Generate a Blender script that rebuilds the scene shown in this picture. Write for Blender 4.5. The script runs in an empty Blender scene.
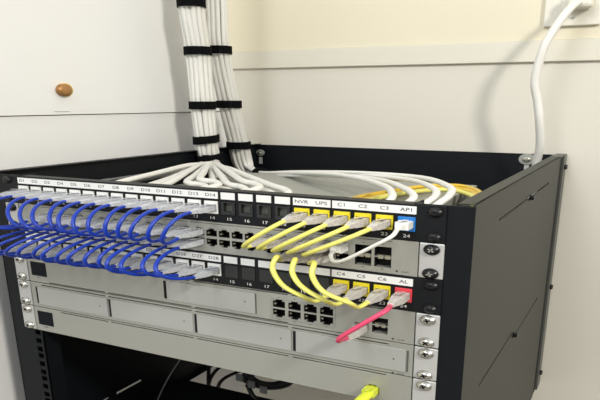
import bpy, bmesh, math, random
from mathutils import Vector
random.seed(7)
col = bpy.context.scene.collection
S = 0.64185            # vertical proportion of the place (the rack is squat in the photograph)
W, D, U = .2624, .5407, .04445

# ------------------------------------------------------------------ materials
def mat(name, c, rough=.5, metal=0.0, noise=0.0, nscale=20, bump=0.0, trans=0.0, coat=0.0, c2=None, spec=None):
    m = bpy.data.materials.new(name); m.use_nodes = True
    nt = m.node_tree; b = nt.nodes['Principled BSDF']
    b.inputs['Base Color'].default_value = (*c, 1)
    b.inputs['Roughness'].default_value = rough
    b.inputs['Metallic'].default_value = metal
    if spec is not None: b.inputs['Specular IOR Level'].default_value = spec
    if trans: b.inputs['Transmission Weight'].default_value = trans
    if coat: b.inputs['Coat Weight'].default_value = coat
    tc = nt.nodes.new('ShaderNodeTexCoord')
    if noise:
        n = nt.nodes.new('ShaderNodeTexNoise'); n.inputs['Scale'].default_value = nscale; n.inputs['Detail'].default_value = 4
        mx = nt.nodes.new('ShaderNodeMix'); mx.data_type = 'RGBA'
        d = c2 or tuple(max(0, v * (1 - noise)) for v in c)
        mx.inputs[6].default_value = (*c, 1); mx.inputs[7].default_value = (*d, 1)
        nt.links.new(tc.outputs['Object'], n.inputs['Vector'])
        nt.links.new(n.outputs['Fac'], mx.inputs[0]); nt.links.new(mx.outputs[2], b.inputs['Base Color'])
    if bump:
        n2 = nt.nodes.new('ShaderNodeTexNoise'); n2.inputs['Scale'].default_value = nscale * 4
        bp = nt.nodes.new('ShaderNodeBump'); bp.inputs['Strength'].default_value = bump; bp.inputs['Distance'].default_value = .001
        nt.links.new(tc.outputs['Object'], n2.inputs['Vector'])
        nt.links.new(n2.outputs['Fac'], bp.inputs['Height']); nt.links.new(bp.outputs['Normal'], b.inputs['Normal'])
    return m
M = dict(
 wall=mat('wall_paint', (.73,.70,.62), .6, noise=.04, nscale=6, bump=.15),
 wall_left=mat('white_wall_paint', (.88,.88,.88), .6, noise=.03, nscale=5, bump=.15),
 cream=mat('cream_wall_paint', (.80,.74,.58), .6, noise=.05, nscale=7, bump=.2),
 trim=mat('trim_paint', (.75,.72,.62), .5, noise=.05, nscale=9, bump=.2),
 floor=mat('floor_board', (.22,.19,.15), .6, noise=.2, nscale=9),
 black=mat('black_powder_coat', (.005,.0065,.009), .5, spec=.22, noise=.2, nscale=60, bump=.1),
 side=mat('charcoal_side_panel', (.024,.026,.020), .5, spec=.35, noise=.08, nscale=40, bump=.1),
 panel=mat('black_panel', (.005,.006,.008), .5, spec=.25, noise=.15, nscale=60),
 silver=mat('silver_paint', (.37,.37,.335), .42, metal=.3, noise=.04, nscale=30),
 bay=mat('pale_silver_paint', (.45,.455,.44), .4, metal=.3, noise=.04, nscale=30),
 ear=mat('pale_ear_metal', (.56,.56,.55), .38, metal=.3, noise=.05, nscale=30),
 chassis=mat('grey_steel', (.36,.37,.34), .5, metal=.3, noise=.06, nscale=20),
 dark=mat('port_black', (.006,.006,.007), .6, spec=.2),
 blank=mat('grey_blank', (.085,.09,.08), .45),
 contact=mat('port_contact', (.45,.42,.33), .35, metal=.8),
 screen=mat('dark_glass', (.004,.006,.010), .5, spec=.12),
 screw=mat('nickel_screw', (.62,.61,.57), .25, metal=.9),
 bscrew=mat('black_screw', (.02,.02,.022), .3, metal=.5),
 blue=mat('blue_cable_jacket', (.004,.040,.42), .32, noise=.15, nscale=40),
 yellow=mat('yellow_cable_jacket', (.78,.74,.17), .35, noise=.08, nscale=40),
 orange=mat('amber_cable_jacket', (.80,.52,.03), .35, noise=.15, nscale=40),
 lime=mat('lime_cable_jacket', (.78,.86,.06), .35, noise=.1, nscale=30),
 pink=mat('pink_cable_jacket', (.78,.07,.17), .35, noise=.1, nscale=30),
 white=mat('white_cable_jacket', (.80,.79,.75), .42, noise=.08, nscale=30),
 wplug=mat('white_plug', (.85,.85,.82), .35),
 clear=mat('clear_plastic', (.97,.93,.89), .14, trans=.08, c2=(.60,.55,.50), noise=.4, nscale=420, bump=1.0, coat=.5),
 clearblue=mat('clear_plastic_cool', (.97,.98,1.0), .12, trans=.05, c2=(.45,.48,.56), noise=.4, nscale=520, bump=1.0, coat=.5),
 yjack=mat('yellow_jack', (.80,.66,.02), .4), bjack=mat('blue_jack', (.01,.17,.55), .4),
 rjack=mat('red_jack', (.72,.05,.07), .4), wjack=mat('white_jack', (.84,.84,.82), .4),
 kjack=mat('black_jack', (.016,.018,.018), .4),
 paper=mat('label_paper', (.84,.84,.83), .5), ink=mat('label_ink', (.03,.03,.035), .6), wink=mat('white_print', (.82,.82,.80), .5),
 velcro=mat('black_hook_strap', (.004,.004,.005), .9, spec=.1, noise=.3, nscale=200, bump=.5),
 cblack=mat('black_cable_jacket', (.010,.010,.011), .4),
 tag=mat('grey_tag', (.25,.26,.25), .5),
 plate=mat('outlet_plastic', (.78,.75,.66), .35),
 copper=mat('copper_cap', (.70,.36,.13), .35, metal=.45, noise=.7, nscale=300),
)
# ------------------------------------------------------------------ mesh builder (coordinates in true metres, z scaled on build)
class MB:
    def __init__(s): s.v = []; s.f = []
    def box(s, x0, x1, y0, y1, z0, z1):
        n = len(s.v)
        s.v += [(x,y,z) for x in (x0,x1) for y in (y0,y1) for z in (z0,z1)]
        for f in ((0,1,3,2),(4,6,7,5),(0,4,5,1),(2,3,7,6),(0,2,6,4),(1,5,7,3)): s.f.append(tuple(n+i for i in f))
        return s
    def hexa(s, pts):                       # 4 front points then 4 back points, same turn
        n = len(s.v); s.v += pts
        for f in ((0,1,2,3),(7,6,5,4),(0,4,5,1),(1,5,6,2),(2,6,7,3),(3,7,4,0)): s.f.append(tuple(n+i for i in f))
        return s
    def lathe(s, c, axis, prof, seg=20):    # prof = (offset along axis, radius)
        a = Vector(axis).normalized(); u = a.orthogonal().normalized(); w = a.cross(u); c = Vector(c); n = len(s.v)
        for h, r in prof:
            for k in range(seg):
                t = 2*math.pi*k/seg; s.v.append(tuple(c + a*h + (u*math.cos(t)+w*math.sin(t))*r))
        for i in range(len(prof)-1):
            for k in range(seg):
                k2 = (k+1) % seg; s.f.append((n+i*seg+k, n+i*seg+k2, n+(i+1)*seg+k2, n+(i+1)*seg+k))
        s.f.append(tuple(n+k for k in range(seg))[::-1]); m = n+(len(prof)-1)*seg; s.f.append(tuple(m+k for k in range(seg)))
        return s
    def tube(s, pts, r, seg=8):
        P = [Vector(p) for p in pts]; n0 = len(s.v); N = len(P); rr = r if isinstance(r, list) else [r]*N
        u = None
        for i in range(N):
            t = (P[min(i+1,N-1)] - P[max(i-1,0)]).normalized()
            if u is None: u = t.orthogonal().normalized()
            u = (u - t*u.dot(t)).normalized(); w = t.cross(u)
            for k in range(seg):
                a = 2*math.pi*k/seg; s.v.append(tuple(P[i] + (u*math.cos(a)+w*math.sin(a))*rr[i]))
        for i in range(N-1):
            for k in range(seg):
                k2 = (k+1) % seg; s.f.append((n0+i*seg+k, n0+i*seg+k2, n0+(i+1)*seg+k2, n0+(i+1)*seg+k))
        s.f.append(tuple(n0+k for k in range(seg))[::-1]); m = n0+(N-1)*seg; s.f.append(tuple(m+k for k in range(seg)))
        return s
    def plate(s, ax, a0, a1, b0, b1, t0, t1, holes):
        """plate normal to axis ax ('x' or 'y' or 'z') with rectangular holes (a0,a1,b0,b1)"""
        A = sorted({a0, a1, *[min(max(h[i],a0),a1) for h in holes for i in (0,1)]}); B = sorted({b0, b1, *[min(max(h[i],b0),b1) for h in holes for i in (2,3)]})
        def P(a,b,t): return (a,t,b) if ax=='y' else ((t,a,b) if ax=='x' else (a,b,t))
        def solid(i,j):
            if i<0 or j<0 or i>=len(A)-1 or j>=len(B)-1: return False
            ca, cb = (A[i]+A[i+1])/2, (B[j]+B[j+1])/2
            return not any(h[0]<ca<h[1] and h[2]<cb<h[3] for h in holes)
        idx = {}
        def V(i,j,t):
            k = (i,j,t)
            if k not in idx: idx[k] = len(s.v); s.v.append(P(A[i],B[j],t1 if t else t0))
            return idx[k]
        for i in range(len(A)-1):
            for j in range(len(B)-1):
                if not solid(i,j): continue
                s.f.append((V(i,j,0),V(i+1,j,0),V(i+1,j+1,0),V(i,j+1,0))); s.f.append((V(i,j,1),V(i,j+1,1),V(i+1,j+1,1),V(i+1,j,1)))
                for (di,dj,e) in ((-1,0,((i,j),(i,j+1))),(1,0,((i+1,j+1),(i+1,j))),(0,-1,((i+1,j),(i,j))),(0,1,((i,j+1),(i+1,j+1)))):
                    if not solid(i+di,j+dj):
                        (p,q),(r,t) = e; s.f.append((V(p,q,0),V(r,t,0),V(r,t,1),V(p,q,1)))
        return s
def obj(name, mb, m, parent=None, bevel=0, smooth=False):
    me = bpy.data.meshes.new(name)
    if parent is not None: o0 = Vector(parent['_o'])
    else:
        xs = [v[0] for v in mb.v]; ys = [v[1] for v in mb.v]; zs = [v[2] for v in mb.v]
        o0 = Vector(((min(xs)+max(xs))/2, (min(ys)+max(ys))/2, min(zs)))
    me.from_pydata([(v[0]-o0.x, v[1]-o0.y, (v[2]-o0.z)*S) for v in mb.v], [], mb.f)
    bm = bmesh.new(); bm.from_mesh(me); bmesh.ops.recalc_face_normals(bm, faces=bm.faces); bm.to_mesh(me); bm.free()
    if smooth:
        for p in me.polygons: p.use_smooth = len(p.vertices) == 4
    me.materials.append(M[m]); o = bpy.data.objects.new(name, me); col.objects.link(o)
    if parent is not None: o.parent = parent
    else: o.location = (o0.x, o0.y, o0.z*S)
    o['_o'] = tuple(o0)
    if bevel:
        b = o.modifiers.new('bevel', 'BEVEL'); b.width = bevel; b.segments = 2; b.limit_method = 'ANGLE'
    return o
def thing(name, label, cat, loc, group=None):
    o = bpy.data.objects.new(name, None); col.objects.link(o); o.location = (loc[0], loc[1], loc[2]*S); o['_o'] = tuple(loc)
    o.empty_display_size = .02
    o['label'] = label; o['category'] = cat
    if group: o['group'] = group
    return o
def tag(o, label, cat, group=None):
    o['label'] = label; o['category'] = cat
    if group: o['group'] = group
    return o
def struct(name, mb, m, bevel=0):
    o = obj(name, mb, m, bevel=bevel); o['kind'] = 'structure'; return o
def box(*a): return MB().box(*a)
def text(mb, s, x, z, h, y, sx=1.0):
    """letters standing on the front face (looking along +y), centred on x, z"""
    c = bpy.data.curves.new('t', 'FONT'); c.body = s; c.size = h*1.4; c.align_x = 'CENTER'; c.align_y = 'CENTER'; c.resolution_u = 3; c.offset = 0
    o = bpy.data.objects.new('t', c); col.objects.link(o)
    dg = bpy.context.evaluated_depsgraph_get(); me = bpy.data.meshes.new_from_object(o.evaluated_get(dg))
    n = len(mb.v)
    mb.v += [(x+v.co.x*sx, y, z+v.co.y) for v in me.vertices]; mb.f += [tuple(n+i for i in p.vertices) for p in me.polygons]
    bpy.data.objects.remove(o); bpy.data.curves.remove(c); bpy.data.meshes.remove(me)
def bez(p0, p1, p2, p3, n=18):
    p0,p1,p2,p3 = map(Vector,(p0,p1,p2,p3)); r = []
    for i in range(n+1):
        t = i/n; r.append(p0*(1-t)**3 + p1*3*t*(1-t)**2 + p2*3*t*t*(1-t) + p3*t**3)
    return r
def spline(pts, n=8):
    P = [Vector(p) for p in pts]; P = [P[0]*2-P[1]] + P + [P[-1]*2-P[-2]]; r = []
    for i in range(1, len(P)-2):
        a,b,c,d = P[i-1:i+3]
        for k in range(n):
            t = k/n; r.append(.5*((2*b) + (c-a)*t + (2*a-5*b+4*c-d)*t*t + (3*b-a-3*c+d)*t**3))
    return r + [P[-2]]

# ------------------------------------------------------------------ setting
WL, WB = -.3150, D+.004
ZS = .0880
struct('wall_left', box(WL-.12, WL, -1.6, WB, -1.3, ZS), 'wall_left')
struct('wall_left', box(WL-.12, WL+.003, -1.6, WB, ZS+.0016, 1.3), 'wall_left')
struct('wall_back', box(WL-.12, 1.9, WB, WB+.12, -1.3, 1.3), 'wall')
struct('trim_1', box(WL, 1.9, WB-.006, WB+.01, .1985, .2420), 'trim', .001)
struct('wall_back', box(WL, 1.9, WB-.0035, WB+.01, .2425, 1.3), 'cream')
struct('floor', box(-.6, 1.9, -1.6, WB, -1.36, -1.30), 'floor')
# strip of tape edge on the left wall
k = obj('wall_scuff_strip', box(WL+.003, WL+.0036, .1430, .1680, .0950, .0957), 'tag')
tag(k, 'short thin grey line mark on the left wall below the copper cap', 'wall mark')

# ------------------------------------------------------------------ rack
rack = thing('wall_rack', 'black and charcoal open-front metal equipment rack mounted in the wall corner', 'rack', (0, .27, -.56))
ZT, ZB = .0038, -.56
slots = [(.085,.385,zz-.0016,zz+.0016) for zz in (-.0365,-.2700,-.5000)]
slotsL = slots
pn = MB().plate('x', .0015, .487, ZB, ZT, W-.002, W, [(.0925,.392,-.0365-.0018,-.0365+.0014),(.068,.225,-.2665,-.2635),(.245,.412,-.2815,-.2785),(.085,.385,-.5016,-.4984)])
pn.box(W-.014, W, .002, .487, ZT-.0015, ZT)
sp = obj('side_panel', pn, 'side', rack, .0004); sp['label'] = 'charcoal outer side panel with long slots'
pn = MB().plate('x', 0, D, ZB, ZT, -W, -W+.002, [(.085,.385,z-.002,z+.002) for z in (-.0365,-.2700)]+[(.085,.130,-.502,-.498),(.145,.197,-.503,-.497)])
pn.box(-W, -W+.012, .0, D, ZT-.0015, ZT)
obj('side_panel', pn, 'black', rack, .0004)
# rear frame beyond the right side panel; gap shade is an added dark box
rf = obj('rear_frame', MB().box(W-.012, W+.0025, .512, D, ZB, ZT+.0006).box(W-.014, W+.0010, .484, .514, ZT-.0016, ZT+.0003), 'blank', rack, .0005); rf['label'] = 'lighter grey rear frame'
obj('rear_gap_shade', box(W-.010, W-.0006, .488, .5118, ZB, ZT-.002), 'dark', rack)
obj('back_panel', MB().plate('y', -W, W-.012, ZB, ZT-.002, D-.002, D, [(-.20,.16,-.50,-.20)]), 'black', rack, .0004)
obj('bottom_panel', MB().plate('z', -W+.002, W-.002, 0, D-.002, ZB, ZB+.002, [(-.250,.20,.2935,.52)]), 'black', rack, .0004)
for sgn in (-1, 1):
    hc = .2330 if sgn > 0 else -.2235
    hs = [(hc-.0042, hc+.0042, -U*i-zz-.0045, -U*i-zz+.0045) for i in range(12) for zz in (.0064,.0222,.0381)]
    r = MB().plate('y', *sorted((sgn*.2150, sgn*(W+.0002))), ZB, ZT-.003, 0, .0018, hs)
    r.box(*sorted((sgn*.2150, sgn*.2165)), 0, .022, ZB, ZT-.003)
    obj('front_rail', r, 'black', rack, .0003)
for (y, z) in ((.2518,-.0375), (.235,-.2735), (.25,-.5)):
    b = MB().lathe((W,y,z), (1,0,0), [(0,.0052),(.0012,.0056),(.0014,.0040),(.0042,.0040),(.0048,.0030)], 6)
    obj('slot_bolt', b, 'bscrew', rack)
for z in (-.0225,-.300,-.52):
    b = MB().lathe((W+.0022,.525,z), (1,0,0), [(0,.0055),(.003,.0055),(.0042,.004)], 16); obj('frame_bolt', b, 'bscrew', rack, smooth=True)
for x, z, kn in ((-.2515,-.0200,'screw'), (.2100,-.0105,'screw')):
    r = .0125 if x > 0 else .0085
    w = MB().lathe((x,D-.0022,z), (0,-1,0), [(0,r),(.0016,r),(.0020,r*.93)], 24)
    w = obj('mounting_washer', w, 'chassis', rack); w['label'] = 'round grey washer on the back panel'
    obj('wall_bolt', MB().lathe((x,D-.0040,z), (0,-1,0), [(0,r*.5),(.003,r*.45),(.0042,r*.2)], 12), 'screw', w)
    obj('keyhole_slot', box(x-.0035,x+.0035, D-.0028,D-.0022, z-.030, z-.012), 'ear', w)

# ------------------------------------------------------------------ screws, ears, devices
def screw(parent, x, z, y, dark=False, r=.0066):
    m = 'bscrew' if dark else 'screw'
    o = obj('rack_screw', MB().lathe((x,y,z), (0,-1,0), [(0,r*.98),(.0012,r),(.0016,r*.82),(.0030,r*.70),(.0036,r*.45)], 20), m, parent, smooth=True)
    a = math.radians(random.uniform(10,80)); d = r*.42
    c = MB()
    for t in (a, a+math.pi/2):
        ux, uz = math.cos(t)*d, math.sin(t)*d; vx, vz = -math.sin(t)*r*.10, math.cos(t)*r*.10
        P = [(x-ux-vx,z-uz-vz),(x+ux-vx,z+uz-vz),(x+ux+vx,z+uz+vz),(x-ux+vx,z-uz+vz)]
        c.hexa([(p,y-.0039,q) for p,q in P] + [(p,y-.0030,q) for p,q in P])
    obj('cross_recess', c, 'bscrew' if dark == 2 else ('chassis' if dark else 'dark'), o)
def port(mb_face, parent, cx, cz, w, h, up=True, y=-.0015, depth=.0095):
    l = MB(); x0,x1,z0,z1 = cx-w/2, cx+w/2, cz-h/2, cz+h/2; t = .0004; y0 = y+.0006; y1 = y+depth
    l.box(x0,x0+t,y0,y1,z0,z1).box(x1-t,x1,y0,y1,z0,z1).box(x0,x1,y0,y1,z0,z0+t).box(x0,x1,y0,y1,z1-t,z1).box(x0,x1,y1-t,y1,z0,z1)
    p = obj('ethernet_port', l, 'dark', parent)
    # stepped latch corners
    zz = (z1-.0022, z1) if up else (z0, z0+.0022)
    mb_face.box(x0, x0+.0028, y, y+.003, *zz).box(x1-.0028, x1, y, y+.003, *zz)
    zc = cz-.0015 if up else cz+.0015
    obj('port_contact', box(x0+t, x0+.0022, y+.0016, y+.0045, zc-.0012, zc+.0010), 'contact', p)
    return p
def device(name, label, cat, zt, depth, halfw, holes, dark_screws=False, sy=(.0075,.0372)):
    t = thing(name, label, cat, (0, .15, zt-.0437))
    z1, z0 = zt-.0004, zt-.0437
    f = MB().plate('y', -.2210, .2210, z0, z1, -.0015, .0085, holes)
    t['_f'] = 0
    obj('chassis', box(-halfw, halfw, .0085, depth, z0+.0006, z1-.0006), 'chassis', t, .0006)
    for sgn in (-1,1):
        e = obj('mounting_ear', MB().box(*sorted((sgn*.2216, sgn*.2415)), -.0018, .0000, z0, z1).box(*sorted((sgn*.2216, sgn*.2232)), -.0018, -.0002, z0, z1), 'ear', t, .0010)
        for s_ in sy: screw(e, sgn*.2318, zt-s_, -.0018, dark_screws)
    return t, f
def vents(t, z, segs):
    for a,b in segs: obj('vent_slit', box(a, b, -.0017, -.0013, z-.00075, z+.00025), 'dark', t)
def slits(f_holes, z, segs):
    for a,b in segs: f_holes.append((a,b,z-.0008,z+.0008))
SEG = [(-.192,-.112),(-.108,-.002),(.002,.104),(.108,.199)]

# --- 48 port switch (second unit)
Z2 = -U
cx48 = [.1560-.0138*i for i in range(6)][::-1]
c0 = cx48[0]-.0195; g2 = [c0-.0138*i for i in range(6)][::-1]
c1 = g2[0]-.0175; g3 = [c1-.0138*i for i in range(6)][::-1]
c2 = g3[0]-.0175; g4 = [c2-.0138*i for i in range(6)][::-1]
cols = g4+g3+g2+cx48
ZR1, ZR2 = -.0598, -.0742
holes = [(x-.0059, x+.0059, z-.0054, z+.0054) for x in cols for z in (ZR1,ZR2)]
SF = [(.1675,.1820),(.1845,.1990)]
holes += [(a,b,z,z+.0125) for a,b in SF for z in (-.0812,-.0676)]
t2, f = device('network_switch', 'silver rack switch with two long rows of ports between the two labelled patch panels', 'network switch', Z2, .3767, .176, holes + [(-.19,-.1, -.0478,-.0470),(-.097,.0,-.0478,-.0470),(.003,.1,-.0478,-.0470),(.103,.199,-.0478,-.0470)], True, (.0078,.0372))
for i,x in enumerate(cols):
    for z,up in ((ZR1,True),(ZR2,False)): port(f, t2, x, z, .0118, .0108, up)
obj('faceplate', f, 'silver', t2, .0002)
for a,b in SF:
    for z in (-.0812,-.0676):
        l = MB().box(a+.0002,b-.0002,.0060,.0066,z,z+.0125).box(a,a+.0004,-.001,.0066,z,z+.0125).box(b-.0004,b,-.001,.0066,z,z+.0125)
        p = obj('fibre_port', l, 'dark', t2)
        zc = z+.0115 if z < -.07 else z+.0010
        obj('port_tab', MB().box(a+.003, a+.0075, -.0012, .001, zc-.0009, zc+.0009).box(b-.0055, b-.001, -.0012, .001, zc-.0009, zc+.0009), 'contact', p)
lm = MB()
for x in cols: lm.box(x-.0006,x+.0006,-.0017,-.0014,-.0525,-.0520).box(x-.0006,x+.0006,-.0017,-.0014,-.0822,-.0817)
for a,b in SF: lm.box((a+b)/2-.001,(a+b)/2+.001,-.0017,-.0014,-.0522,-.0516).box((a+b)/2-.001,(a+b)/2+.001,-.0017,-.0014,-.0835,-.0829)
obj('port_lights', lm, 'dark', t2)
def logo(t, x, z):
    mb = MB().lathe((x-.0035,-.0015,z), (0,-1,0), [(0,.0011),(.0002,.0011)], 10); text(mb, 'UniFi', x+.0035, z, .0022, -.0016)
    obj('printed_logo', mb, 'ink', t)
logo(t2, .2075, -.0838)

# --- gateway (fourth unit)
Z4 = -3*U
rj = [.0950,.1107,.1264,.1421]
holes = [(x-.0062,x+.0062,z-.0058,z+.0058) for x in rj for z in (-.1497,-.1636)]
holes += [(.1685,.1810,-.1703,-.1590)]
holes += [(.1842,.1982,z,z+.0100) for z in (-.1692,-.1582)]
holes += [(-.2172,-.1938,-.1662,-.1420)]
sl = []; slits(sl, -.1352, SEG); slits(sl, -.1742-.0015, [(-.192,-.112),(-.108,-.002),(.002,.104)])
t4, f = device('network_gateway', 'silver rack gateway with small square screen, drive bay and eight ports', 'network gateway', Z4, .30, .2155, holes+sl)
for x in rj:
    for z,up in ((-.1497,True),(-.1636,False)): port(f, t4, x, z, .0124, .0116, up)
port(f, t4, .17475, -.16465, .0125, .0113, False)
obj('faceplate', f, 'silver', t4, .0002)
for z in (-.1692,-.1582):
    p = obj('fibre_port', MB().box(.1844,.1980,.0060,.0066,z,z+.01).box(.1842,.1846,-.001,.0066,z,z+.01).box(.1978,.1982,-.001,.0066,z,z+.01), 'dark', t4)
    zc = z+.009 if z < -.16 else z+.001
    obj('port_tab', MB().box(.187,.190,-.0012,.001,zc-.0008,zc+.0008).box(.1925,.196,-.0012,.001,zc-.0008,zc+.0008), 'contact', p)
def screen(t, x0, x1, z0, z1):
    s = obj('display_screen', box(x0+.0003,x1-.0003,-.0012,.004,z0+.0003,z1-.0003), 'screen', t)
screen(t4, -.2172,-.1938,-.1662,-.1420)
obj('printed_mark', box(-.209,-.204,-.0017,-.0014,-.1690,-.1683), 'ink', t4)
b = obj('drive_bay', MB().box(-.0300,.0706,-.0024,-.0014,-.1700,-.1402), 'bay', t4, .0003)
obj('bay_gap', box(-.0338,-.0310,-.0019,-.0014,-.1690,-.1412), 'dark', b)
obj('bay_gap', box(.0708,.0716,-.0019,-.0014,-.1700,-.1402), 'blank', b)
obj('bay_light', MB().lathe((.0600,-.0024,-.1540),(0,-1,0),[(0,.0008),(.0002,.0008)],8), 'dark', b)
obj('port_frame', MB().plate('y', .0868,.1503,-.1712,-.1418,-.0022,-.0014,[(.0880,.1492,-.1700,-.1432)]), 'chassis', t4)
logo(t4, .2065, -.1735)
lm = MB()
for x in rj: lm.box(x-.0006,x+.0006,-.0017,-.0014,-.1407,-.1401).box(x-.0006,x+.0006,-.0017,-.0014,-.1728,-.1722)
obj('port_lights', lm, 'dark', t4)

# --- video recorder with four drive bays (fifth unit)
Z5 = -4*U
sl = []; slits(sl, Z5-.0042, [(-.205,-.112),(-.108,-.002),(.002,.104),(.108,.199)])
t5, f = device('video_recorder', 'silver rack recorder with four wide drive bays in a row', 'video recorder', Z5, .32, .2155, sl)
obj('faceplate', f, 'silver', t5, .0002)
edges = [-.2137,-.1078,.0012,.1092,.2170]
for i in range(4):
    a, c = edges[i]+.0030, edges[i+1]-.0018
    b = obj('drive_bay', box(a, c, -.0026,-.0014, Z5-.0385, Z5-.0075), 'bay', t5, .0003)
    obj('bay_gap', box(edges[i], edges[i]+.0026, -.0020,-.0014, Z5-.0375, Z5-.0085), 'dark', b)
    obj('bay_light', MB().lathe((c-.0105,-.0026,Z5-.0225),(0,-1,0),[(0,.0008),(.0002,.0008)],8), 'dark', b)
obj('bay_gap', box(.2160,.2172,-.0020,-.0014,Z5-.0375,Z5-.0085), 'blank', t5)
logo(t5, .2075, -.2205)

# --- bottom device with screen (sixth unit)
Z6 = -5*U
sl = []; slits(sl, Z6-.0032, [(-.180,-.112),(-.108,-.002),(.002,.104),(.108,.198)])
t6, f = device('power_unit', 'lowest silver rack device with small square screen and plain wide front', 'rack device', Z6, .32, .2155,
   [(-.2174,-.1938,-.2552,-.2298),(.1795,.1925,-.2560,-.2435)]+sl)
port(f, t6, .1860, -.24975, .0130, .0125, True)
obj('faceplate', f, 'silver', t6, .0002)
screen(t6, -.2174,-.1938,-.2552,-.2298)
obj('printed_mark', box(-.210,-.203,-.0017,-.0014,-.2586,-.2578), 'ink', t6)
logo(t6, .2075, -.2640)

# ------------------------------------------------------------------ patch panels
PK = lambda k: (k-12.5)*.018278+.0003
def patch_panel(zt, label, jacks, strips):
    t = thing('patch_bay', label, 'patch panel', (0, .01, zt-.0440))
    z1, z0 = zt-.0002, zt-.0441
    kw, k1, k0 = .0073, zt-.0152, zt-.0330
    holes = [(PK(k)-kw, PK(k)+kw, k0, k1) for k in range(1,25)]
    f = MB().plate('y', -.2415, .2415, z0, z1, -.0016, .0004, holes)
    f.box(-.2195,.2195,.0004,.012,z1-.0015,z1).box(-.2195,.2195,.0004,.012,z0,z0+.0015)
    obj('panel_plate', f, 'panel', t, .0003)
    for sgn in (-1,1):
        for zz in (.0075,.0372): screw(t, sgn*.2330, zt-zz, -.0016, 2, .0058)
    for k in range(1,25):
        c = jacks.get(k, 'wjack'); x = PK(k)
        if c == 'blank':
            obj('blank_insert', box(x-kw+.0002,x+kw-.0002,-.0018,.004,k0+.0002,k1-.0002), 'kjack', t, .0003); continue
        hz = (k0+.0035, k1-.0048) if c != 'kjack' else (k0+.0045, k1-.0015)
        hw = .0059 if c != 'kjack' else .0045
        j = MB().plate('y', x-kw+.0002, x+kw-.0002, k0+.0002, k1-.0002, -.0026, .010, [(x-hw,x+hw,*hz)])
        j = obj('keystone_jack', j, c, t, .0003)
        j['label'] = {'wjack':'white jack','yjack':'yellow jack','bjack':'blue jack','rjack':'red jack','kjack':'empty black jack'}[c]
        obj('jack_cavity', box(x-hw,x+hw,.0095 if c!='kjack' else .0015,.0105,*hz), 'dark' if c!='kjack' else 'blank', j)
    for (x0, x1, s) in strips:
        st = obj('label_strip', box(x0, x1, -.0024,-.0015, zt-.0118, zt-.0026), 'paper', t)
        if s:
            mb = MB()
            for k, w in s: text(mb, w, PK(k), zt-.0070, .0043, -.0026, 1.08)
            obj('printed_text', mb, 'ink', st)
    mb = MB()
    for k in range(1,25): text(mb, str(k), PK(k)+.0004, zt-.0388, .0040, -.0018, 1.1)
    obj('printed_numbers', mb, 'wink', t)
    return t
sm = lambda k: (PK(k)-.0072, PK(k)+.0072, None)
j1 = {15:'kjack',16:'kjack',17:'kjack',18:'kjack',19:'yjack',20:'yjack',21:'yjack',22:'yjack',23:'yjack',24:'bjack'}
patch_panel(0, 'top black patch panel with labels D1 to D14, NVR, UPS, C1, C2, C3 and AP1', j1,
  [(-.2165,.0355,[(k,'D%d'%k) for k in range(1,15)]), sm(15), sm(16), sm(17), sm(18), (PK(19)-.0080,PK(20)+.0080,[(19,'NVR'),(20,'UPS')]), (PK(21)-.0085,.2180,[(21,'C1'),(22,'C2'),(23,'C3'),(24,'AP1')])])
j2 = {k:'blank' for k in range(15,21)}; j2.update({21:'yjack',22:'yjack',23:'yjack',24:'rjack'})
patch_panel(-2*U, 'lower black patch panel with labels D15 to D28, C4, C5 and C6', j2,
  [(-.2165,.0355,[(k,'D%d'%(k+14)) for k in range(1,15)]), sm(15), sm(16), (PK(17)-.0072,PK(18)+.0090,None), (PK(19)-.0075,PK(20)+.0080,None), (PK(21)-.0085,.2180,[(21,'C4'),(22,'C5'),(23,'C6'),(24,'AL')])])

# ------------------------------------------------------------------ plugs and patch cords
def plug(parent, x, z, m='clear', yb=-.0036, L=.028, dx=0, dz=0, name='plug', slim=1.0):
    """clear modular plug leaving the port at (x, z) towards the viewer, with a tapering boot"""
    w, h = .0056*slim, .0043*slim
    def ring(y, w_, h_, ox=0, oz=0): return [(x+ox-w_,y,z+oz-h_),(x+ox+w_,y,z+oz-h_),(x+ox+w_,y,z+oz+h_),(x+ox-w_,y,z+oz+h_)]
    rings = [ring(yb+.009,w,h), ring(yb-.007,w,h), ring(yb-.010,w*.98,h*1.05,dx*.2,dz*.2), ring(yb-L*.62,w*.74,h*.95,dx*.5,dz*.5), ring(yb-L*.8,w*.58,h*.72,dx*.8,dz*.8), ring(yb-L,w*.44,h*.58,dx,dz)]
    mb = MB()
    for r in rings: mb.v += r
    for i in range(len(rings)-1):
        for k in range(4): mb.f.append((i*4+k, i*4+(k+1)%4, (i+1)*4+(k+1)%4, (i+1)*4+k))
    mb.f += [(3,2,1,0), tuple(20+k for k in range(4))]
    # latch tab
    mb.hexa([(x-.0016,yb-.013,z+h+.0026),(x+.0016,yb-.013,z+h+.0026),(x+.0016,yb-.013,z+h+.0032),(x-.0016,yb-.013,z+h+.0032),
             (x-.0020,yb+.002,z+h),(x+.0020,yb+.002,z+h),(x+.0020,yb+.002,z+h+.0008),(x-.0020,yb+.002,z+h+.0008)])
    return obj(name, mb, m, parent, .0005)
def cord(name, label, m, a, b, path, r, pm='clear', group=None, pma=None, La=.0285, Lb=.0285):
    t = thing(name, label, 'cable', (a[0], -.02, min(a[1],b[1])), group)
    obj('cable', MB().tube(path, r, 10), m, t, smooth=True)
    sl_ = .84 if pm == 'clearblue' else .95
    plug(t, a[0], a[1], pma or pm, L=La, slim=sl_); plug(t, b[0], b[1], pm, L=Lb, slim=sl_)
    return t
JZ1, JZ2 = -.0246, -.0246-2*U
YE = -.0036-.026
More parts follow.
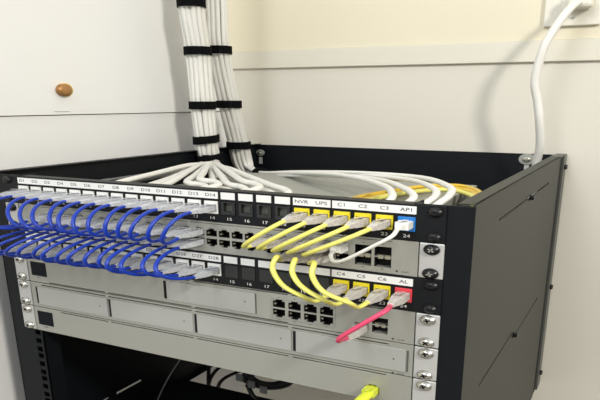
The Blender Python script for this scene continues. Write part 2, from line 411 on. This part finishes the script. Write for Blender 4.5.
for k in range(1,15):
    xs = cols[k-1]; xp = PK(k); rn = lambda a: random.uniform(-a,a)
    # upper cord
    out = .036+rn(.005)+(.020 if k<3 else 0)
    P = [Vector((xp,-.022,JZ1))] + bez((xp,YE,JZ1),(xp-.003,YE-out,JZ1+.002),(xs-.004+rn(.003),YE-out*1.15,ZR1-.020+rn(.003)),(xs,YE,ZR1-.001),22) + [Vector((xs,-.022,ZR1))]
    cord('patch_cable', 'blue patch cord from top panel jack D%d down to the switch'%k, 'blue', (xp,JZ1),(xs,ZR1), P, .00205, 'clearblue', 'blue patch cords')
    out = .046+rn(.006)+(.010 if k<3 else 0)
    P = [Vector((xp,-.022,JZ2))] + bez((xp,YE,JZ2),(xp-.010+rn(.003),YE-out,JZ2+.001),(xs-.006,YE-out*1.10,ZR2-.006+rn(.002)),(xs,YE,ZR2),22) + [Vector((xs,-.022,ZR2))]
    cord('patch_cable', 'blue patch cord from lower panel jack D%d up to the switch'%(k+14), 'blue', (xp,JZ2),(xs,ZR2), P, .00205, 'clearblue', 'blue patch cords')
names = {19:'NVR',20:'UPS',21:'C1',22:'C2',23:'C3'}
for i,k in enumerate(range(19,24)):
    xs = cols[18+i]; xp = PK(k); out = .020+i*.0015
    P = [Vector((xp,-.022,JZ1))] + bez((xp,YE,JZ1),(xp-.003,YE-out,JZ1-.004),(xs-.010,YE-out*1.15,ZR1-.006),(xs,YE,ZR1-.001),22) + [Vector((xs,-.022,ZR1))]
    cord('patch_cable', 'yellow patch cord from top panel jack %s down to the switch'%names[k], 'yellow', (xp,JZ1),(xs,ZR1), P, .0024, 'clear', 'yellow patch cords')
for i,(k,c,way) in enumerate(((21,20,[(.1240,-.046,-.0650),(.1235,-.052,-.0780),(.1335,-.054,-.0960),(.1500,-.052,-.1075)]),
                       (22,21,[(.1380,-.047,-.0650),(.1385,-.053,-.0780),(.1480,-.056,-.0930),(.1660,-.055,-.1060)]),
                       (23,22,[(.1520,-.048,-.0660),(.1540,-.055,-.0790),(.1660,-.060,-.0940),(.1850,-.056,-.1050)]))):
    xs = cols[c]-.0035*0; xp = PK(k)
    P = spline([(xs,-.022,ZR2),(xs,-.032,ZR2)] + [(x-.004+.003*i,y,z) for x,y,z in way] + [(xp-.004,-.042,JZ2-.003),(xp,-.030,JZ2),(xp,-.020,JZ2)])
    cord('patch_cable', 'yellow patch cord drooping from the switch to lower panel jack C%d'%(k-17), 'yellow', (xp,JZ2),(xs,ZR2), P, .0024, 'clear', 'yellow patch cords')
# white and pink cords
xp = PK(24); xs = cols[23]
P = spline([(xp,-.012,JZ1),(xp,-.022,JZ1-.001),(.2151-.003,-.040,-.0290),(.1961,-.042,-.0440),(.1790,-.041,-.0590),(.1690,-.038,-.0655),(.1620,-.033,-.0665),(.1575,-.026,-.0635),(xs,-.018,-.0615),(xs,-.010,-.0615)])
t = thing('patch_cable', 'thin white patch cord from the blue AP1 jack down to the switch', 'cable', (xp,-.02,-.07))
obj('cable', MB().tube(P,.0019,10), 'white', t, smooth=True); plug(t, xp, JZ1+.0005, 'wplug', L=.017, name='plug'); plug(t, xs, ZR1-.0006, 'wplug', L=.014)
P = spline([(xp,-.020,JZ2),(xp,-.032,JZ2-.001),(.2132,-.050,-.1120),(.1976,-.056,-.1290),(.1814,-.056,-.1480),(.1775,-.053,-.1560),(.1760,-.046,-.1590),(.1750,-.032,-.1640),(.17475,-.018,-.16465)])
t = thing('patch_cable', 'pink patch cord from the red jack on the lower panel to the gateway', 'cable', (xp,-.02,-.17))
obj('cable', MB().tube(P,.0024,10), 'pink', t, smooth=True); plug(t, xp, JZ2, 'clear', L=.028); plug(t, .17475, -.16465, 'clear', L=.030, slim=.95)
# lime cable at the bottom device
t = thing('patch_cable', 'lime yellow cable plugged into the plain front of the lowest rack device', 'cable', (.186,-.03,-.36))
P = spline([(.186,.002,-.2510),(.186,-.012,-.2510),(.184,-.024,-.2540),(.180,-.036,-.2650),(.176,-.040,-.2850),(.174,-.036,-.3200),(.176,-.030,-.3600)])
obj('cable', MB().tube(P,[.0042]*8+[.0052]*10+[.0046]*(len(P)-18),12), 'lime', t, smooth=True)
plug(t, .186, -.2505, 'lime', L=.016, yb=-.002)

# ------------------------------------------------------------------ white cable bundles
def hexring():
    r = [(0,0)]
    for n, c in ((1,6),(2,12)):
        for k in range(c):
            a = 2*math.pi*(k+.5*(n-1))/c; q = n*.0071; r.append((q*math.cos(a), q*math.sin(a)))
    return r
HR = hexring()
b1 = [(.340,.62),(.3467,.3267),(.3564,.2257),(.3608,.1024),(.3659,.0203),(.3708,-.0150)]
b2 = [(.405,.62),(.4079,.3383),(.4095,.2309),(.4325,.1016),(.4517,.0207),(.4640,-.0350)]
XB = -.2420
def along(path): return [(Vector((XB,y,z))) for y,z in path]
order1 = sorted(range(19), key=lambda i: HR[i][0]*.3-HR[i][1])
for n, i in enumerate(order1):
    dx, dy = HR[i]; w = lambda: random.uniform(-.0008,.0008)
    P = [(XB+dx+w(), y+dy+w(), z) for y,z in b1]
    xp = PK(n+1) if n < 18 else PK(18)
    zc = -.0385+.0024+ (n % 3)*.0062
    if n < 14:
        f = n/13; zc = (-.0400, -.0335, -.0270)[n % 3] + .004*f
        A = Vector((XB+.014+dx*.6, .352+dy*.7, -.024+dx*.2))
        if n < 7: C_ = Vector((-.226+.004*n, .265+.006*n, zc+.006)); B_ = Vector((xp-.010, .085+.010*n, zc))
        else: C_ = Vector((-.185+.006*(n-7), .275+.002*(n-7), zc+.007)); B_ = Vector((xp-.040, .158+.002*(n-7), zc+.003))
        P += [tuple(A), tuple(A.lerp(C_, .6)), tuple(C_), tuple(C_.lerp(B_, .5)), tuple(B_)]
        if n >= 7: P += [(xp-.012,.150,zc+.002),(xp+.004,.132,zc)]
        P += [(xp+.003,.070+.003*n,zc-.003), (xp,.030,-.028), (xp,.012,-.0246)]
    else:
        P += [(XB+.006+dx, .385+dy, -.060), (XB+.010+dx, .395+dy, -.14), (XB+.020+dx, .40+dy, -.30)]
    P = spline(P,6); rad = [.0039 + (.0008*min(1,max(0,(i_-30)/10)) if n < 14 else 0) for i_ in range(len(P))]
    o = obj('network_cable', MB().tube(P, rad, 8), 'white', smooth=True)
    tag(o, 'white network cable of the left vertical bundle, fanning out behind the top patch panel' if n < 14 else 'white network cable of the left vertical bundle, dropping down behind the switch', 'cable', 'left bundle cables fanning to the panel' if n < 14 else 'left bundle cables dropping behind the switch')
strands = [
 [(-.1771,.42,-.0531),(-.0817,.34,-.0346),(.0243,.25,-.0158),(.092,.19,-.0100),(.1418,.13,-.0080),(.1700,.075,-.0070),(.1752,.052,-.0120),(.1690,.030,-.022)],
 [(-.1772,.42,-.0579),(-.0817,.34,-.0400),(.0332,.26,-.0203),(.1092,.20,-.0120),(.1650,.12,-.0070),(.1890,.078,-.0080),(.1915,.055,-.0130),(.1860,.030,-.022)],
 [(-.1772,.42,-.0555),(-.0656,.34,-.0345),(.0514,.28,-.0200),(.1404,.21,-.0113),(.1900,.13,-.0060),(.2070,.085,-.0070),(.2060,.058,-.0130),(.2000,.030,-.022)],
 [(-.1772,.42,-.0520),(-.0656,.34,-.0310),(.0514,.28,-.0160),(.1485,.22,-.0080),(.2060,.13,-.0030),(.2210,.080,-.0040),(.2190,.052,-.0110),(.2120,.030,-.022)]]
order2 = sorted(range(19), key=lambda i: -HR[i][0])
for n, i in enumerate(order2):
    dx, dy = HR[i]; w = lambda: random.uniform(-.0008,.0008)
    P = [(XB+dx+w(), y+dy+w(), z) for y,z in b2]
    if n < 4:
        P += [(XB+.018+dx*.6,.452+dy*.5,-.048)] + strands[n]
    else:
        P += [(XB+.010+dx, .470+dy, -.075), (XB+.016+dx, .475+dy, -.14), (XB+.030+dx, .47+dy, -.30)]
    o = obj('network_cable', MB().tube(spline(P,6), .0037 if n>3 else .0038, 8), 'white', smooth=True)
    tag(o, 'white network cable of the right vertical bundle, dropping to the rack back' if n > 3 else 'white network cable from the right bundle running across and curling down behind patch panel', 'cable', 'right cable bundle' if n>3 else 'cables curling behind the top patch panel')

def strap(path, zc, label, r=.0190, h=.0175, tilt=(0,0)):
    for (y0,z0),(y1,z1) in zip(path, path[1:]):
        if z1 <= zc <= z0:
            t = (z0-zc)/(z0-z1); y = y0+(y1-y0)*t; break
    mb = MB(); seg = 28; n = 0
    prof = [(r,-h/2),(r+.0016,-h/2),(r+.0016,h/2),(r,h/2)]
    for k in range(seg):
        a = 2*math.pi*k/seg
        for rr, hh in prof:
            mb.v.append((XB+rr*math.cos(a), y+rr*math.sin(a), zc+hh+tilt[0]*rr*math.cos(a)+tilt[1]*rr*math.sin(a)))
    for k in range(seg):
        for j in range(4):
            mb.f.append((k*4+j, ((k+1)%seg)*4+j, ((k+1)%seg)*4+(j+1)%4, k*4+(j+1)%4))
    # overlapping tail
    mb.box(XB+.004, XB+.0175, y-r-.0035, y-r+.004, zc-h/2+.0008, zc+h/2-.0008)
    o = obj('cable_strap', mb, 'velcro'); tag(o, label, 'cable strap')
strap(b1, .3200, 'black hook-and-loop strap, topmost on the left white bundle')
strap(b1, .2230, 'black hook-and-loop strap, second from top on the left white bundle')
strap(b1, .1060, 'black hook-and-loop strap on the left white bundle level with the wall seam')
strap(b1, .0290, 'black hook-and-loop strap on the left white bundle just above the rack', tilt=(.1,.1))
strap(b1, -.0140, 'black hook-and-loop strap, lowest on the left white bundle, inside rack', h=.018, r=.0194, tilt=(.1,.2))
strap(b2, .2300, 'black hook-and-loop strap, upper one on the right white bundle')
strap(b2, .1080, 'black hook-and-loop strap, middle one on the right white bundle')
strap(b2, .0080, 'black hook-and-loop strap, lowest on the right white bundle at rack edge')
mb = MB().tube([(-.196,.442,-.0565),(-.180,.425,-.0530)], .0125, 16)
tag(obj('cable_strap', mb, 'velcro', smooth=True), 'short black strap around the white cables lying at the back of the rack', 'cable strap')

# amber and yellow cables lying on the switch
for i,(P,m,l) in enumerate((
  ([(.0900,.1650,-.0405),(.0920,.2000,-.0405),(.1084,.2600,-.0405),(.1300,.3200,-.0405),(.1650,.3350,-.0405),(.1985,.2900,-.0405),(.2120,.2300,-.0405)],'orange','amber cable lying furthest back on the switch top'),
  ([(.1100,.1420,-.0400),(.1200,.1900,-.0370),(.1420,.2450,-.0360),(.1700,.2700,-.0360),(.2030,.2400,-.0380),(.2150,.1900,-.0400)],'yellow','yellow cable lying nearest the patch panel on the switch top'),
  ([(.1020,.1480,-.0400),(.1080,.1950,-.0400),(.1300,.2550,-.0400),(.1560,.2980,-.0395),(.1900,.2850,-.0395),(.2140,.2200,-.0400)],'orange','amber cable lying between two others on the switch top'))):
    t = thing('network_cable', l, 'cable', (P[0][0],P[0][1],-.044))
    obj('cable', MB().tube(spline(P,6),.0036,10), m, t, smooth=True)
    p = Vector(P[0]); q = (Vector(P[0])-Vector(P[1])).normalized()
    obj('cable_end', MB().tube([p, p+q*.010, p+q*.014],[.0046,.0046,.003],10), 'wplug', t, smooth=True)

# ------------------------------------------------------------------ cables under the devices
def loose(name, label, P, r, m, cat='cable', group=None):
    return tag(obj(name, MB().tube(spline(P,8), r, 10), m, smooth=True), label, cat, group)
loose('power_cable','black power cable hanging straight behind the lowest device, leftmost',[(-.165,.30,-.30),(-.1740,.30,-.44),(-.2080,.30,-.495),(-.2150,.30,-.540),(-.225,.31,-.62)],.0034,'cblack')
loose('power_cable','black power cable crossing the gap below the devices, slanting left',[(-.120,.30,-.36),(-.165,.30,-.47),(-.2000,.30,-.520),(-.2150,.30,-.560),(-.228,.31,-.63)],.0032,'cblack')
loose('power_cable','black power cable slanting beneath the devices beside the coil',[(-.06,.29,-.40),(-.120,.30,-.485),(-.1600,.30,-.512),(-.1950,.30,-.555),(-.21,.31,-.64)],.0034,'cblack')
t = thing('cable_coil', 'coiled black power cord with grey tags below the lowest silver device', 'coiled cable', (-.115,.30,-.56))
P = []
for k in range(120):
    a = 2*math.pi*k/20; P.append((-.104+.0300*math.cos(a)+.005*math.sin(k*.37), .300+.018*math.sin(a*1.0+1)+.0025*k/20, -.5080-.004*math.sin(k*.23)+.0200*math.sin(a)-.15*(.033*math.cos(a))))
obj('cable', MB().tube(P, .0042, 8), 'cblack', t, smooth=True)
for x,z in ((-.139,-.505),(-.118,-.516),(-.097,-.523)):
    obj('cable_tag', box(x-.006,x+.006,.274,.278,z-.009,z+.008), 'tag', t, .001)
obj('cable_end', MB().tube(spline([(-.135,.29,-.530),(-.120,.285,-.555),(-.100,.290,-.575),(-.09,.30,-.63)],6),.0040,8), 'cblack', t, smooth=True)
loose('thin_cable','thin pale grey cable slanting down at the left inside the dark rack',[(-.165,.22,-.36),(-.1857,.20,-.425),(-.2060,.20,-.468),(-.2235,.20,-.5102),(-.2371,.20,-.5480)],.0012,'chassis')

# ------------------------------------------------------------------ thick white cable, outlet, copper cap
P = [(.2600,.533,.3080),(.2577,.505,.3060),(.2480,.482,.2830),(.2350,.470,.2450),(.2275,.465,.2145),(.2212,.465,.1576),(.2270,.468,.1150),(.2315,.470,.0789),(.2343,.480,.0274),(.2305,.490,-.0181),(.2290,.495,-.0800),(.222,.49,-.20)]
loose('white_power_cable','thick white cable running from the wall outlet down into the rack right corner',P,.0060,'white')
t = thing('wall_outlet', 'off-white outlet plate on the back wall above the trim board', 'outlet', (.2490, WB-.006, .268))
obj('cover_plate', box(.2135,.2860, WB-.0100, WB-.0030, .2680,.3860), 'plate', t, .0012)
obj('outlet_face', MB().box(.2350,.2720, WB-.0125,WB-.0095,.2960,.3580), 'plate', t, .002)
obj('plate_screw', MB().lathe((.2510,WB-.0100,.2830),(0,-1,0),[(0,.0030),(.0010,.0026)],14), 'screw', t)
obj('screw_slot', box(.2487,.2533,WB-.0116,WB-.0108,.2825,.2835), 'dark', t)
o = obj('white_plug', MB().box(.2450,.2760,.5090,WB-.0130,.2980,.3240), 'plate', bevel=.004); tag(o, 'white plug pushed into the wall outlet at the upper right', 'plug')
t = thing('pipe_cap', 'round copper coloured cap fixed to the left wall above the seam', 'pipe cap', (WL, .161, .122))
obj('cap', MB().lathe((WL+.003,.1600,.1358),(1,0,0),[(0,.0105),(.0015,.0118),(.0025,.0105),(.004,.0116),(.0050,.0100),(.0062,.0108),(.0072,.0065),(.0074,.001)],24), 'copper', t, smooth=True)
obj('cap_collar', MB().lathe((WL+.003,.1640,.1362),(1,0,0),[(0,.0125),(.0018,.0125),(.0022,.0115)],24), 'orange', t)

# ------------------------------------------------------------------ clean-up of helper properties
for o in bpy.data.objects:
    for k_ in ('_o','_f'):
        if k_ in o: del o[k_]

# ------------------------------------------------------------------ light
w = bpy.data.worlds.new('world'); bpy.context.scene.world = w; w.use_nodes = True
nt = w.node_tree; bg = nt.nodes['Background']; bg.inputs[1].default_value = .84
tc = nt.nodes.new('ShaderNodeTexCoord'); sx = nt.nodes.new('ShaderNodeSeparateXYZ'); mr = nt.nodes.new('ShaderNodeMapRange'); cr = nt.nodes.new('ShaderNodeMix'); cr.data_type = 'RGBA'
mr.inputs['From Min'].default_value = -.25; mr.inputs['From Max'].default_value = .8
cr.inputs[6].default_value = (.40,.40,.36,1); cr.inputs[7].default_value = (.98,1.0,1.0,1)     # bright ceiling, dimmer room below
nt.links.new(tc.outputs['Generated'], sx.inputs[0]); nt.links.new(sx.outputs['Z'], mr.inputs['Value']); nt.links.new(mr.outputs[0], cr.inputs[0]); nt.links.new(cr.outputs[2], bg.inputs[0])
def area(name, loc, target, size, power, c):
    l = bpy.data.lights.new(name, 'AREA'); l.energy = power; l.size = size; l.color = c; l.shape = 'DISK'
    o = bpy.data.objects.new(name, l); col.objects.link(o); o.location = loc
    o.rotation_euler = (Vector(target)-Vector(loc)).to_track_quat('-Z','Y').to_euler(); return o
area('room_lamp', (1.75, -.95, .95), (.0,.4,.1), .30, 31, (1,.95,.85))
area('fill_light', (-.3, -1.9, 1.3), (0,.2,0), 1.2, 29, (.93,.97,1))  # cool fill added at front left to brighten the device fronts

# ------------------------------------------------------------------ camera
cd = bpy.data.cameras.new('camera'); cam = bpy.data.objects.new('camera', cd); col.objects.link(cam)
cam.location = (.370216, -.472549, .07387); cam.rotation_euler = (1.243047, -.001443, .459379)
cd.sensor_width = 36; cd.lens = 642.1076/600*36; cd.shift_x = -(321.685-300)/600; cd.shift_y = (319.779-200)/600
cd.clip_start = .01
sc = bpy.context.scene; sc.camera = cam
sc.view_settings.view_transform = 'Standard'; sc.view_settings.look = 'None'; sc.view_settings.gamma = 1; sc.view_settings.exposure = 0
